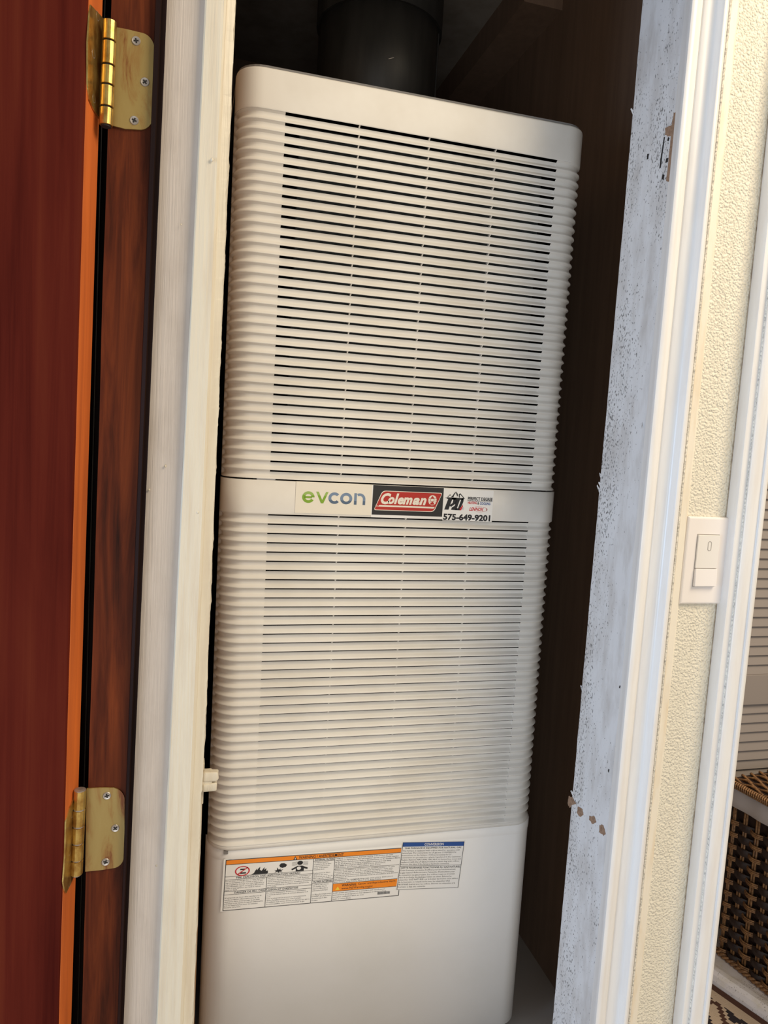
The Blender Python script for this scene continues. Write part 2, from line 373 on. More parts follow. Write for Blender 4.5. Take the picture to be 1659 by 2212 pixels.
# ------------------------------------------------------------------ the open door at the left
def dline(pxt, pxb, Y): return L(pxt, pxb, Y)
nf = L(190, 126, .733); ff = lambda z: (nf(z)[0]+.0078, .733+.0330)
ex, ey = .0078/.0339, .0330/.0339
def doorpt(base, along, th):               # along: to the left, th: through the thickness
    def f_(z):
        x, y = nf(z); return (x-ey*along+ex*th, y+ex*along+ey*th)
    return f_
d1 = plan_prism('door_1', [doorpt(None, 0.0012, 0), doorpt(None, .0, .0012), doorpt(None, 0, .0342), doorpt(None, .72, .0342), doorpt(None, .72, 0)], .01, 2.05, M_door, nz=120, rough={0: (.0002, 0, 8), 1: (.0002, 0, 8)})
tag(d1, 'open dark red mahogany door at the left with orange hinge edge', 'door', kind='structure')
eg = plan_prism('door_edge', [doorpt(None, -.0004, .0012), doorpt(None, -.0004, .0335), doorpt(None, .0004, .0335), doorpt(None, .0004, .0012)], .012, 2.04, M_edge, d1, nz=120, rough={0: (.0003, 0, 9)})
tag(eg, 'orange red lit hinge edge of the door')
# pull screw mark on the door face
p = at(2, 1033, .80)

def screw(parent, p, nrm, r=.0041, rot=.4):
    nrm = Vector(nrm).normalized(); q = nrm.to_track_quat('Z', 'Y').to_matrix() @ Matrix.Rotation(rot, 3, 'Z')
    bm = bmesh.new(); n = 20
    prof = [(0.0, .0002), (.55*r, .0003), (.9*r, .0006), (r, .0002), (r*1.02, -.0004)]
    rings = []
    for (rr_, h) in prof[1:]:
        rings.append([bm.verts.new(p+q @ Vector((rr_*math.cos(2*PI*k/n), rr_*math.sin(2*PI*k/n), h))) for k in range(n)])
    bm.faces.new(rings[0])
    for a, b_ in zip(rings, rings[1:]):
        for k in range(n): bm.faces.new((a[k], a[(k+1) % n], b_[(k+1) % n], b_[k]))
    bmesh.ops.recalc_face_normals(bm, faces=bm.faces)
    nf0 = len(bm.faces); w_ = .17*r; l_ = .55*r
    cr_ = [(-w_, l_), (w_, l_), (w_, w_), (l_, w_), (l_, -w_), (w_, -w_), (w_, -l_), (-w_, -l_), (-w_, -w_), (-l_, -w_), (-l_, w_), (-w_, w_)]
    f_ = bm.faces.new([bm.verts.new(p+q @ Vector((a, b_, .0005))) for a, b_ in cr_]); f_.material_index = 1
    me = bpy.data.meshes.new('screw'); bm.to_mesh(me); bm.free(); me.materials.append(M_screw); me.materials.append(M_recess)
    return link('screw', me, None, parent)

def hinge(pyt, pyb, kx_t, kx_b, jl_pts, dl_pts, jsc, dsc, label, knuckle_spans, cap):
    K0 = at(kx_t, pyt, .752); K1 = at(kx_b, pyb, .752)
    # door leaf on the door edge
    vs = []
    for a, b_ in dl_pts:
        # intersect ray with the door edge plane
        d = ray(a, b_)
        x0, y0 = nf(1.0)
        z_g = 1.0
        for _ in range(4):
            x0, y0 = nf(z_g); x0 -= .0010*ey*-1; nx, ny = ey, -ex
            s_ = (nx*(x0+.0008)+ny*(y0))/(nx*d.x+ny*d.y); z_g = d.z*s_+H
        vs.append(Vector((d.x*s_, d.y*s_, z_g)))
    n = len(vs); bk = [v_+Vector((-.0014, .0004, 0)) for v_ in vs]
    t_ = pydata('hinge', vs+bk, [tuple(range(n)), tuple(range(2*n-1, n-1, -1))]+[(i, (i+1) % n, n+(i+1) % n, n+i) for i in range(n)], M_brass, d1); tag(t_, label)
    # jamb leaf: flat on the jamb, plane y=.7635
    YL = .7632
    vs = [at(a, b_, YL) for a, b_ in jl_pts]; n = len(vs)
    bk = [v_+Vector((0, .0017, 0)) for v_ in vs]
    pydata('jamb_leaf', vs+bk, [tuple(range(n)), tuple(range(2*n-1, n-1, -1))]+[(i, (i+1) % n, n+(i+1) % n, n+i) for i in range(n)], M_leaf, t_)
    ax = (K0-K1)
    for i, (a, b_) in enumerate(knuckle_spans):
        bm = bmesh.new()
        A = K1+ax*a; B = K1+ax*b_; e = (B-A).normalized()
        tube(bm, [A+e*.0003, A+e*.0006, B-e*.0006, B-e*.0003], [.0054, .0060, .0060, .0054], n=24)
        bmo('knuckle', bm, M_brass, t_, smooth=False)
    bm = bmesh.new(); e = ax.normalized()
    tube(bm, [K1-e*.001, K1+ax+e*.0004, K1+ax+e*.0012], [.0045, .0056 if cap else .004, .003], n=16)
    pn = bmo('hinge_pin', bm, M_screw if cap else M_recess, t_, smooth=False)
    if cap: tag(pn, 'pale domed top of hinge pin')
    for k, (a, b_) in enumerate(jsc): screw(t_, at(a, b_, YL-.0002), (0, -1, 0), rot=.2+.5*k)
    nd = Vector((ey, -ex, 0))
    for k, (a, b_) in enumerate(dsc):
        d = ray(a, b_); x0, y0 = nf(d.z*.75+H)
        s_ = (ey*(x0+.0012)-ex*y0)/(ey*d.x-ex*d.y)
        screw(t_, Vector((d.x*s_, d.y*s_, d.z*s_+H)), nd, rot=.3*k)
    return t_
def arc(c, rx, ry, a0, a1, n=7): return [(c[0]+rx*math.cos(math.radians(a0+(a1-a0)*k/n)), c[1]-ry*math.sin(math.radians(a0+(a1-a0)*k/n))) for k in range(n+1)]
hinge(46, 272, 238, 229, [(246, 58), (270, 62), (295, 68)]+arc((300, 108), 34, 38, 75, 0)+[(333, 180), (330, 240)]+arc((304, 250), 27, 30, 0, -90)+[(270, 278), (239, 270)],
      [(234, 44), (222, 38), (207, 22), (196, 10), (194, 30), (190, 90), (190, 190), (193, 215), (203, 238), (214, 254), (227, 262)],
      [(294, 88), (313, 177), (290, 260)], [(210, 35), (201, 116), (202, 213)], 'upper brass hinge with rust runs on the open red door',
      [(0.0, .17), (.18, .38), (.39, .57), (.58, .80), (.81, 1.0)], False)
hinge(1706, 1888, 173, 165, [(187, 1704), (215, 1702), (245, 1702)]+arc((245, 1727), 24, 24, 80, 0)+[(269, 1800), (267, 1850)]+arc((240, 1852), 27, 24, 0, -85)+[(215, 1880), (184, 1883)],
      [(165, 1712), (160, 1725), (150, 1748), (143, 1775), (141, 1850), (137, 1905), (140, 1925), (143, 1930), (152, 1912), (160, 1893)],
      [(231, 1719), (249, 1789), (228, 1862)], [(155, 1758), (149, 1840), (149, 1908)], 'lower brass hinge with pale pin top on the open red door',
      [(0.0, .17), (.18, .37), (.38, .57), (.58, .77), (.78, 1.0)], True)

# ------------------------------------------------------------------ the furnace
FX0, FX1 = .0450, .5455; FY = .9814; PT = .012726
UZ = .40811; LZ = -.10959
SX0, SX1 = .1071, .4945; MUL = [.2052, .3030, .4005]
fur = empty('furnace', (.30, 1.28, 0), 'tall white ribbed gas furnace with louvred doors filling the closet', 'furnace')
def path(x0, x1, fy, r, brk=(), back=1.03, na=7):
    P = [(x0, back, -1, 0, 0), (x0, fy+r+.006, -1, 0, 0), (x0, fy+r+.002, -1, 0, 1)]
    for k in range(na+1):
        a = PI/2*k/na; P.append((x0+r-r*math.cos(a), fy+r-r*math.sin(a), -math.cos(a), -math.sin(a), 1))
    for x in sorted(brk): P.append((x, fy, 0, -1, 1))
    for k in range(na+1):
        a = PI/2*k/na; P.append((x1-r+r*math.sin(a), fy+r-r*math.cos(a), math.sin(a), -math.cos(a), 1))
    P += [(x1, fy+r+.002, 1, 0, 1), (x1, fy+r+.006, 1, 0, 0), (x1, back, 1, 0, 0)]
    return P
def sweep(name, P, prof, mat, parent, skip=None, smooth=True, xshift=None):
    vs = []; fs = []; n = len(P)
    for (z, d) in prof:
        for (x, y, nx, ny, m_) in P:
            vs.append((x-nx*d*m_, y-ny*d*m_, z))
    for j in range(len(prof)-1):
        for i in range(n-1):
            if skip and skip(i, j, P): continue
            fs.append((j*n+i, j*n+i+1, (j+1)*n+i+1, (j+1)*n+i))
    me = bpy.data.meshes.new(name); me.from_pydata(vs, [], fs); me.update()
    return link(name, me, mat, parent, smooth)
slot_brk = [SX0, SX0+.0001]+[c for m_ in MUL for c in (m_-.0008, m_+.0008)]+[SX1-.0001, SX1]
def in_slot(x):
    return SX0 < x < SX1 and not any(abs(x-m_) < .0008 for m_ in MUL)
def rib_profile(zl, pitch=PT, G=.0023):
    # zl: world z of the lip above; goes down to the next lip
    pr = [(0, 0.0007), (.0004, .0014), (G, .0046), (.0045, .0050), (.0070, .0050), (.0074, .0047), (.0082, .0037), (.0091, .0025), (.0100, .0014), (.0108, .0006), (.0114, .0001), (.0120, .0), (.0125, .0002), (pitch, .0007)]
    k = pitch/PT
    return [(zl-a*(k if i > 2 else 1), d) for i, (a, d) in enumerate(pr)]
def rib(parent, x0, x1, zl, pitch):
    P = path(x0, x1, FY, .034, brk=slot_brk)
    P = [(x, y, nx, ny, m_*(1 if SX0 < x < SX1 else .74)) for (x, y, nx, ny, m_) in P]
    def sk(i, j, P_):
        xm = (P_[i][0]+P_[i+1][0])/2
        return j in (0, 1) and P_[i][3] == -1 and P_[i+1][3] == -1 and in_slot(xm)
    o = sweep('louver_slat', P, rib_profile(zl, pitch), M_enamel, parent, skip=sk)
    # thickness of the recess edge and of the lip
    vs = []; fs = []
    segs = []
    xs = [SX0]+[c for m_ in MUL for c in (m_-.0008, m_+.0008)]+[SX1]
    me = o.data; bm = bmesh.new(); bm.from_mesh(me)
    for a, b_ in zip(xs[0::2], xs[1::2]):
        for (ya, za, yb, zb) in ((FY+.0045, zl-.0023, FY+.0060, zl-.0036), (FY+.0007, zl, FY+.0022, zl+.0016)):
            q = [bm.verts.new((a, ya, za)), bm.verts.new((b_, ya, za)), bm.verts.new((b_, yb, zb)), bm.verts.new((a, yb, zb))]
            bm.faces.new(q)
    # mullion fins
    for m_ in MUL:
        q = [bm.verts.new((m_-.0008, FY+.0009, zl)), bm.verts.new((m_-.0008, FY+.0045, zl-.0023)), bm.verts.new((m_-.0008, FY+.009, zl-.002)), bm.verts.new((m_-.0008, FY+.009, zl+.001))]
        bm.faces.new(q)
    bm.to_mesh(me); bm.free()
    me.set_sharp_from_angle(angle=math.radians(32))
    return o
def lipz(zm, i): return (zm-i*PT)*1.0045+.002+H
# upper door
ud_top = .4625+H
l0 = lipz(UZ, 0)
P0 = path(FX0, FX1-.001, FY, .034, brk=[.15, .3, .45])
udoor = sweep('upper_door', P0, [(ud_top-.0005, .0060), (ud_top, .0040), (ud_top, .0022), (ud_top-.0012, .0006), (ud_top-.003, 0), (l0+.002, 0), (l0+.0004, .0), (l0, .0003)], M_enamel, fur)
tag(udoor, 'upper louvred door with smooth top band and open slots')
bot_u = -.0603+H
for i in range(37):
    zl = lipz(UZ, i); nxt = lipz(UZ, i+1) if i < 36 else bot_u
    rib(udoor, FX0, FX1-.001, zl, zl-nxt)
# lower door
l0 = lipz(LZ, 0); ld_top = -.0620+H
P1 = path(FX0-.0008, FX1+.0005, FY, .034, brk=[.15, .3, .45])
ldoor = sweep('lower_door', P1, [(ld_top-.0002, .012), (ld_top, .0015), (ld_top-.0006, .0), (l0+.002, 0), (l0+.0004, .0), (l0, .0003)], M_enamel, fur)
tag(ldoor, 'lower louvred door with plain label band above its ribs')
for i in range(37):
    zl = lipz(LZ, i); rib(ldoor, FX0-.0008, FX1+.0005, zl, zl-lipz(LZ, i+1))
lb = lipz(LZ, 37)
sweep('door_lip', P1, [(lb, .0003), (lb-.001, 0), (lb-.004, 0.0), (lb-.0062, .0018), (lb-.0068, .006), (lb-.0068, .020)], M_enamel, ldoor)
# dark inside, filter, cabinet
zc = lb-.0068
box('filter_pad', (.1285, FY+.014, .945), (.478, FY+.026, 1.362), M_filter, udoor)
cabm = bmesh.new()
for lo, hi in (((FX0+.004, 1.03, 0.05), (FX0+.008, 1.58, ud_top+.004)), ((FX1-.008, 1.03, .05), (FX1-.004, 1.58, ud_top+.004)), ((FX0+.004, 1.578, .05), (FX1-.004, 1.582, ud_top+.004)), ((FX0+.004, 1.05, .05), (FX1-.004, 1.06, ud_top))):
    lo = Vector(lo); hi = Vector(hi); add_box(cabm, (lo+hi)/2, hi-lo)
bmo('cabinet', cabm, M_black, fur)
# cabinet top cap: rounded corners, a little above the door
Pc = path(FX0+.001, FX1-.002, FY+.004, .034, back=1.58)
cap = sweep('cabinet_top', Pc, [(ud_top-.004, .004), (ud_top+.0042, .0015), (ud_top+.0052, .004)], M_cabinet, fur)
bm = bmesh.new(); bm.from_mesh(cap.data)
top = [v_ for v_ in bm.verts if v_.co.z > ud_top+.005]; bm.faces.new(top); bm.to_mesh(cap.data); bm.free()
for p_ in cap.data.polygons: p_.use_smooth = False
# bottom panel
zb = zc-.0006
P2 = path(FX0-.0030, FX1+.0055, FY+.0035, .036, brk=[.15, .3, .45])
bp = sweep('lower_panel', P2, [(zb+.004, .012), (zb+.003, .002), (zb+.0005, .0), (zb-.013, .0), (zb-.0145, .0008), (zb-.016, .0008), (.03, .0008), (.03, .01)], M_enamel_lit, fur)
tag(bp, 'smooth white bottom panel carrying the warning labels')
box('plinth', (FX0+.01, 1.02, 0), (FX1-.01, 1.56, .06), M_black, fur)
# small clip seen in the gap between the doors
box('door_clip', (.0900, FY+.002, H-.0635), (.1150, FY+.004, H-.0595), M_screw, ldoor)

# ------------------------------------------------------------------ print helpers
_cache = {}
def text_geo(s, bold=0.0, shear=0.0, res=2):
    k = (s, bold, shear, res)
    if k in _cache: return _cache[k]
    cu = bpy.data.curves.new('txt', 'FONT'); cu.body = s; cu.size = 1; cu.offset = bold; cu.shear = shear; cu.resolution_u = res
    cu.fill_mode = 'FRONT' if hasattr(cu, 'fill_mode') else cu.fill_mode
    o = bpy.data.objects.new('txt', cu); col.objects.link(o)
    dg = bpy.context.evaluated_depsgraph_get(); me = bpy.data.meshes.new_from_object(o.evaluated_get(dg))
    vs = [v_.co.copy() for v_ in me.vertices]; fs = [tuple(p_.vertices) for p_ in me.polygons]
    bpy.data.objects.remove(o); bpy.data.curves.remove(cu); bpy.data.meshes.remove(me)
    if not vs: vs = [Vector((0, 0, 0))]; fs = []
    mnx = min(v_.x for v_ in vs); mxx = max(v_.x for v_ in vs); mny = min(v_.y for v_ in vs); mxy = max(v_.y for v_ in vs)
    _cache[k] = (vs, fs, mnx, mxx, mny, mxy); return _cache[k]
class Sheet:
    """a printed sheet: origin top-left, unit vectors right and down; u in 0..1, v in 0..1"""
    def __init__(s, TL, TR, BL, n=Vector((0, -1, 0))):
        s.o = Vector(TL); s.U = Vector(TR)-s.o; s.V = Vector(BL)-s.o; s.n = n
    def p(s, u, v, h=0): return s.o+s.U*u+s.V*v+s.n*h
    def base(s, name, mat, parent, th=.0003, uv=(0, 0, 1, 1)):
        u0_, v0_, u1, v1 = uv
        q = [(u0_, v0_), (u1, v0_), (u1, v1), (u0_, v1)]
        vs = [s.p(a, b_, th) for a, b_ in q]+[s.p(a, b_, -.0001) for a, b_ in q]
        return pydata(name, vs, [(0, 1, 2, 3), (7, 6, 5, 4), (0, 4, 5, 1), (1, 5, 6, 2), (2, 6, 7, 3), (3, 7, 4, 0)], mat, parent)
class Ink:
    def __init__(s, sheet, h=.00045): s.sh = sheet; s.h = h; s.vs = []; s.fs = []
    def poly(s, pts):
        k = len(s.vs); s.vs += [s.sh.p(a, b_, s.h) for a, b_ in pts]; s.fs.append(tuple(range(k, k+len(pts)))); return s
    def rect(s, a, b_, c, d): return s.poly([(a, b_), (c, b_), (c, d), (a, d)])
    def ring(s, cx, cy, rx, ry, w, n=28, a0=0, a1=360):
        P = [math.radians(a0+(a1-a0)*k/n) for k in range(n+1)]
        for a, b_ in zip(P, P[1:]):
            wy = w*ry/rx
            s.poly([(cx+rx*math.cos(a), cy-ry*math.sin(a)), (cx+rx*math.cos(b_), cy-ry*math.sin(b_)), (cx+(rx-w)*math.cos(b_), cy-(ry-wy)*math.sin(b_)), (cx+(rx-w)*math.cos(a), cy-(ry-wy)*math.sin(a))])
        return s
    def disc(s, cx, cy, rx, ry, n=20): return s.poly([(cx+rx*math.cos(2*PI*k/n), cy-ry*math.sin(2*PI*k/n)) for k in range(n)])
    def text(s, t_, u0_, v0_, u1, v1, bold=0.0, shear=0.0, res=2, fit=True, natural=None, align='l'):
        vs, fs, mnx, mxx, mny, mxy = text_geo(t_, bold, shear, res)
        k = len(s.vs)
        if fit:
            for p_ in vs: s.vs.append(s.sh.p(u0_+(u1-u0_)*(p_.x-mnx)/(mxx-mnx), v1-(v1-v0_)*(p_.y-mny)/(mxy-mny), s.h))
        for f_ in fs: s.fs.append(tuple(k+i for i in f_))
        return s
    def para(s, lines, u0_, u1, v0_, dv, hgt=.62, bold=0.0, wmax=None):
        # lines of small print; cap height = hgt*dv; widths follow the natural widths, the longest fills the column
        geo = [text_geo(l, bold, 0, 1) if l else None for l in lines]
        wm = max((g[3]-g[2]) for g in geo if g)
        sx = (u1-u0_)/wm; sy = hgt*dv/.70
        for i, g in enumerate(geo):
            if not g: continue
            k = len(s.vs); base = v0_+dv*(i+.8)
            for p_ in g[0]: s.vs.append(s.sh.p(u0_+(p_.x-g[2])*sx, base-p_.y*sy, s.h))
            for f_ in g[1]: s.fs.append(tuple(k+j for j in f_))
        return s
    def build(s, name, mat, parent): return tag(pydata(name, s.vs, s.fs, mat, parent), kind='stuff')
    def build_split(s, name, mat_a, mat_b, parent, vsplit):
        """two-tone print: the part above vsplit in mat_a, below in mat_b"""
        sh = s.sh; pl = sh.p(0, vsplit, 0); nn = sh.V.normalized()
        for keep_low, mt in ((False, mat_a), (True, mat_b)):
            me = bpy.data.meshes.new(name); me.from_pydata([tuple(v_) for v_ in s.vs], [], s.fs)
            bm = bmesh.new(); bm.from_mesh(me)
            bmesh.ops.bisect_plane(bm, geom=bm.verts[:]+bm.edges[:]+bm.faces[:], plane_co=pl, plane_no=nn, clear_outer=not keep_low, clear_inner=keep_low)
            bm.to_mesh(me); bm.free(); tag(link(name, me, mt, parent), kind='stuff')

# ---- the three stickers on the band
Yb = FY-.0002
def sheet_xz(x0, z0, x1, z1, Y=Yb, skew=0, rise=0):
    return Sheet((x0, Y, z0+H), (x1, Y, z0+H+rise), (x0+skew, Y, z1+H))
def rr_poly(x0, y0, x1, y1, r, sl, n=6):
    pts = []
    for cx, cy, a0 in ((x1-r, y0+r*2.4, 90), (x0+r, y0+r*2.4, 180), (x0+r, y1-r*2.4, 270), (x1-r, y1-r*2.4, 0)):
        for k in range(n+1):
            a = math.radians(a0+90*k/n if a0 in (90, 180, 270) else 270+90+90*k/n)
            a = math.radians({90: 90-90*k/n, 180: 180-90*k/n, 270: 270-90*k/n, 0: 360-90*k/n}[a0])
            pts.append((cx+r*math.cos(a), cy-r*2.4*math.sin(a)))
    return pts
s1 = sheet_xz(.1429, -.0618, .2500, -.1052, rise=-.0002)
st = s1.base('brand_sticker', I_cream, ldoor, .0003); tag(st, 'cream sticker with green and slate blue lower-case letters')
k_ = Ink(s1); k_.ring(.5, .5, .5, .5, .0, n=1) if False else None
a_ = Ink(s1); a_.ring(.165, .485, .080, .185, .038, n=32, a0=0, a1=330); a_.rect(.1195, .455, .2105, .520)
a_.poly([(.262, .300), (.297, .300), (.345, .560), (.391, .300), (.424, .300), (.362, .665), (.330, .665)])
a_.build_split('sticker_lettering', I_green2, I_green, st, .42)
a_ = Ink(s1); a_.ring(.505, .485, .080, .185, .038, n=32, a0=42, a1=318); a_.ring(.660, .485, .080, .185, .038, n=36)
a_.rect(.765, .300, .800, .670); a_.ring(.840, .485, .076, .185, .034, n=20, a0=0, a1=120); a_.rect(.882, .4855, .916, .670)
a_.build_split('sticker_lettering', I_blue2, I_blue, st, .55)

s2 = sheet_xz(.2500, -.0622, .3572, -.1080)
st = s2.base('brand_sticker', I_white, ldoor, .0003); tag(st, 'black sticker with white lettering on a red slanted lantern badge')
Ink(s2).rect(.012, .006, .990, .915).build('sticker_ground', I_blk2, st)
def badge(i0, e, h):
    k = Ink(s2, h)
    # slanted rounded panel
    P = []
    x0, x1, y0, y1, sl = .035+e, .975-e, .165+e*2.3, .775-e*2.3, .105
    cor = [((x0+sl), y0, .05), (x1, y0, .03), (x1-sl, y1, .05), (x0, y1, .03)]
    n = len(cor)
    for i in range(4):
        cx, cy, r = cor[i]; pv = cor[i-1]; nx_ = cor[(i+1) % 4]
        A = Vector((pv[0]-cx, (pv[1]-cy)*.42)); B = Vector((nx_[0]-cx, (nx_[1]-cy)*.42)); A.normalize(); B.normalize()
        p0 = Vector((cx, cy*.42))+A*r; p1 = Vector((cx, cy*.42)); p2 = Vector((cx, cy*.42))+B*r
        for q in range(7):
            tt = q/6; pp = p0*(1-tt)**2+p1*2*tt*(1-tt)+p2*tt*tt; P.append((pp.x, pp.y/.42))
    k.poly(P); return k
badge(0, 0, .00050).build('sticker_ground', I_cream, st); badge(0, .008, .00056).build('sticker_ground', I_red, st)
k_ = Ink(s2, .00062); k_.text('C', .128, .235, .272, .585, bold=.035, shear=.35, res=3); k_.text('oleman', .222, .345, .765, .590, bold=.035, shear=.35, res=3) if False else None
k_ = Ink(s2, .00062)
k_.text('C', .125, .235, .262, .585, bold=.045, shear=.30, res=3)
k_.text('o', .222, .350, .312, .575, bold=.045, shear=.30, res=3); k_.text('l', .305, .235, .372, .570, bold=.045, shear=.30, res=3)
k_.text('e', .355, .350, .440, .575, bold=.045, shear=.30, res=3); k_.text('m', .425, .345, .560, .570, bold=.045, shear=.30, res=3)
k_.text('a', .562, .345, .662, .572, bold=.045, shear=.30, res=3); k_.text('n', .655, .345, .755, .570, bold=.045, shear=.30, res=3)
k_.poly([(.110, .610), (.880, .615), (.862, .665), (.090, .660)]); k_.ring(.075, .640, .012, .026, .004, n=12)
k_.disc(.838, .405, .060, .158, 28); k_.build('sticker_lettering', I_cream, st)
k_ = Ink(s2, .00068)
k_.poly([(.812, .335), (.835, .270), (.862, .335), (.858, .345), (.816, .345)]); k_.rect(.806, .345, .870, .360)
k_.rect(.812, .345, .818, .450); k_.rect(.858, .345, .864, .450); k_.rect(.812, .440, .864, .455); k_.rect(.828, .455, .850, .480); k_.rect(.812, .480, .862, .545)
for (a, b_) in ((.795, .345), (.790, .400), (.795, .455)): k_.poly([(a-.020, b_+(b_-.4)*.12), (a+.004, b_), (a+.004, b_+.012), (a-.020, b_+.012+(b_-.4)*.12)])
for (a, b_) in ((.880, .345), (.886, .400), (.880, .455)): k_.poly([(a-.004, b_), (a+.020, b_+(b_-.4)*.12), (a+.020, b_+.012+(b_-.4)*.12), (a-.004, b_+.012)])
k_.build('lantern_emblem', I_red, st)

s3 = sheet_xz(.3572, -.0632, .4340, -.1092, rise=-.0004)
st = s3.base('dealer_sticker', I_white, ldoor, .0003); tag(st, 'white dealer sticker with mountain logo and phone number')
k_ = Ink(s3, .00045)
# P and D block letters
k_.poly([(.060, .270), (.250, .270), (.232, .335), (.165, .335), (.105, .660), (.020, .660), (.085, .320), (.060, .320)])
k_.poly([(.155, .270), (.262, .270), (.240, .460), (.150, .570), (.120, .520), (.180, .440), (.190, .335), (.155, .335)])
k_.poly([(.255, .275), (.395, .275), (.385, .335), (.320, .335), (.268, .620), (.260, .665), (.155, .660), (.170, .585), (.225, .530)])
k_.poly([(.360, .275), (.400, .275), (.392, .400), (.330, .665), (.240, .665), (.250, .610), (.295, .600), (.345, .335)])
# mountains
k_.poly([(.065, .262), (.115, .175), (.140, .205), (.125, .215), (.115, .200), (.085, .262)])
k_.poly([(.135, .262), (.165, .215), (.205, .120), (.232, .075), (.222, .140), (.200, .190), (.188, .262)])
k_.poly([(.232, .075), (.262, .130), (.275, .190), (.262, .240), (.250, .190), (.235, .130)])
k_.poly([(.290, .160), (.320, .125), (.425, .300), (.400, .290), (.335, .185), (.322, .165), (.310, .200), (.318, .262), (.300, .262), (.292, .210)])
k_.poly([(.020, .285), (.050, .275), (.060, .290), (.050, .300)])
k_.text('PERFECT DEGREE', .480, .225, .985, .335, bold=.035); k_.rect(.475, .345, .980, .356)
k_.text('&', .680, .375, .715, .460, bold=.02)
k_.text('575-649-9201', .010, .780, .965, .990, bold=.042, res=3)
k_.build('sticker_lettering', I_black, st)
k_ = Ink(s3, .00047); k_.text('HEATING', .485, .370, .670, .455, bold=.03); k_.text('LENNOX', .520, .555, .820, .665, bold=.03, shear=.4)
k_.ring(.72, .610, .170, .088, .010, n=30, a0=-110, a1=118); k_.poly([(.880, .560), (.893, .610), (.880, .660), (.872, .610)])
k_.poly([(.330, .660), (.330, .600), (.365, .540), (.385, .480), (.392, .540), (.372, .610), (.360, .665)])
k_.build('sticker_lettering', I_red2, st)
k_ = Ink(s3, .00047); k_.text('COOLING', .730, .378, .945, .462, bold=.03); k_.disc(.40, .570, .006, .010, 8); k_.disc(.385, .600, .007, .010, 8); k_.disc(.41, .605, .006, .010, 8); k_.disc(.395, .640, .007, .010, 8)
k_.build('sticker_lettering', I_navy, st)

# ---- warning label and conversion label on the bottom panel
Yp = FY+.0042
tl = at(488, 1858, Yp); tr = at(870, 1831.5, Yp); blp = at(481, 1967, Yp)
s4 = Sheet(tl, tr, blp)
wl = s4.base('warning_label', I_white, bp, .0003, uv=(-.012, -.02, 1.0, 1.015)); tag(wl, 'bilingual white warning label with orange header and pictograms')
ln = Ink(s4, .0005)
def hl(a, b_, v_, w_=.007): ln.rect(a, v_-w_/2, b_, v_+w_/2)
def vl(u_, a, b_, w_=.0030): ln.rect(u_-w_/2, a, u_+w_/2, b_)
hl(0, 1, 0, .014); hl(0, 1, 1.0, .012); vl(.001, 0, 1, .004); vl(.999, 0, 1, .004)
hl(0, 1, .092, .010)
vl(.482, .092, 1.0); vl(.603, .092, 1.0)
hl(0, .482, .330); hl(0, .482, .395); vl(.228, .395, .625); hl(0, .482, .625); hl(0, .482, .690); vl(.228, .690, 1.0)
hl(.482, .603, .150); hl(.482, .603, .535); hl(.482, .603, .600)
hl(.603, 1.0, .345); hl(.603, 1.0, .640, .009); hl(.603, .985, .800, .009); vl(.985, .640, .800)
ln.build('label_rules', I_txt, wl)
Ink(s4, .00042).rect(.002, .007, .998, .092).rect(.604, .642, .984, .798).build('label_band', I_orange, wl)
k_ = Ink(s4, .00055)
k_.text('WARNING / AVERTISSEMENT', .398, .018, .652, .078, bold=.012)
k_.poly([(.367, .085), (.388, .085), (.3775, .012)])
k_.text('FIRE, EXPLOSION AND ASPHYXIATION HAZARD', .062, .343, .412, .384, bold=.010)
k_.text("DANGER DE FEU, D'EXPLOSION ET D'ASPHYXIE", .056, .637, .406, .680, bold=.010)
k_.text('INTERNAL FILTERS', .490, .105, .598, .140, bold=.012); k_.text('FILTRES INTERNES', .490, .550, .598, .588, bold=.012)
k_.text('WARNING:', .655, .660, .742, .712, bold=.016)
k_.text('Cancer and Reproductive Harm', .750, .660, .972, .715, bold=.0); k_.text('www.P65Warning.ca.gov', .655, .728, .838, .785, bold=.0)
# flame pictogram
k_.poly([(.140, .322), (.155, .295), (.163, .240), (.172, .205), (.170, .250), (.180, .200), (.188, .178), (.186, .235), (.196, .262), (.205, .215), (.212, .190), (.210, .245), (.222, .215), (.220, .270), (.230, .262), (.232, .310), (.228, .322)])
# burst and fuel can
k_.poly([(.268, .318), (.276, .285), (.266, .262), (.280, .270), (.282, .215), (.290, .262), (.302, .245), (.299, .272), (.315, .262), (.303, .295), (.312, .320), (.297, .300), (.290, .322), (.283, .300)])
k_.poly([(.292, .175), (.300, .140), (.318, .140), (.335, .175), (.328, .215), (.310, .232), (.296, .212)])
# choking figure
k_.disc(.407, .155, .016, .042, 16); k_.poly([(.360, .270), (.392, .215), (.420, .215), (.452, .262), (.450, .290), (.430, .270), (.430, .322), (.385, .322), (.385, .265), (.364, .296)])
for q in range(4): k_.poly([(.362, .135+q*.022), (.392, .130+q*.02), (.392, .134+q*.02), (.362, .139+q*.022)]); k_.poly([(.424, .130+q*.02), (.452, .138+q*.022), (.452, .142+q*.022), (.424, .134+q*.02)])
k_.poly([(.080, .190), (.106, .190), (.106, .215), (.080, .215)]); k_.rect(.080, .262, .112, .290)
for q in range(26): k_.rect(.870+q*.0029, .890, .870+q*.0029+(.0018 if q % 3 else .0010), .945)
k_.build('label_lettering', I_black, wl)
k_ = Ink(s4, .00058); k_.disc(.402, .262, .012, .034, 16); k_.poly([(.374, .078), (.381, .078), (.3775, .034)]); k_.build('pictogram', I_white, wl)
k_ = Ink(s4, .00060); k_.ring(.092, .235, .040, .098, .007, n=30); k_.poly([(.066, .290), (.118, .165), (.122, .175), (.070, .305)]); k_.build('pictogram', I_red2, wl)
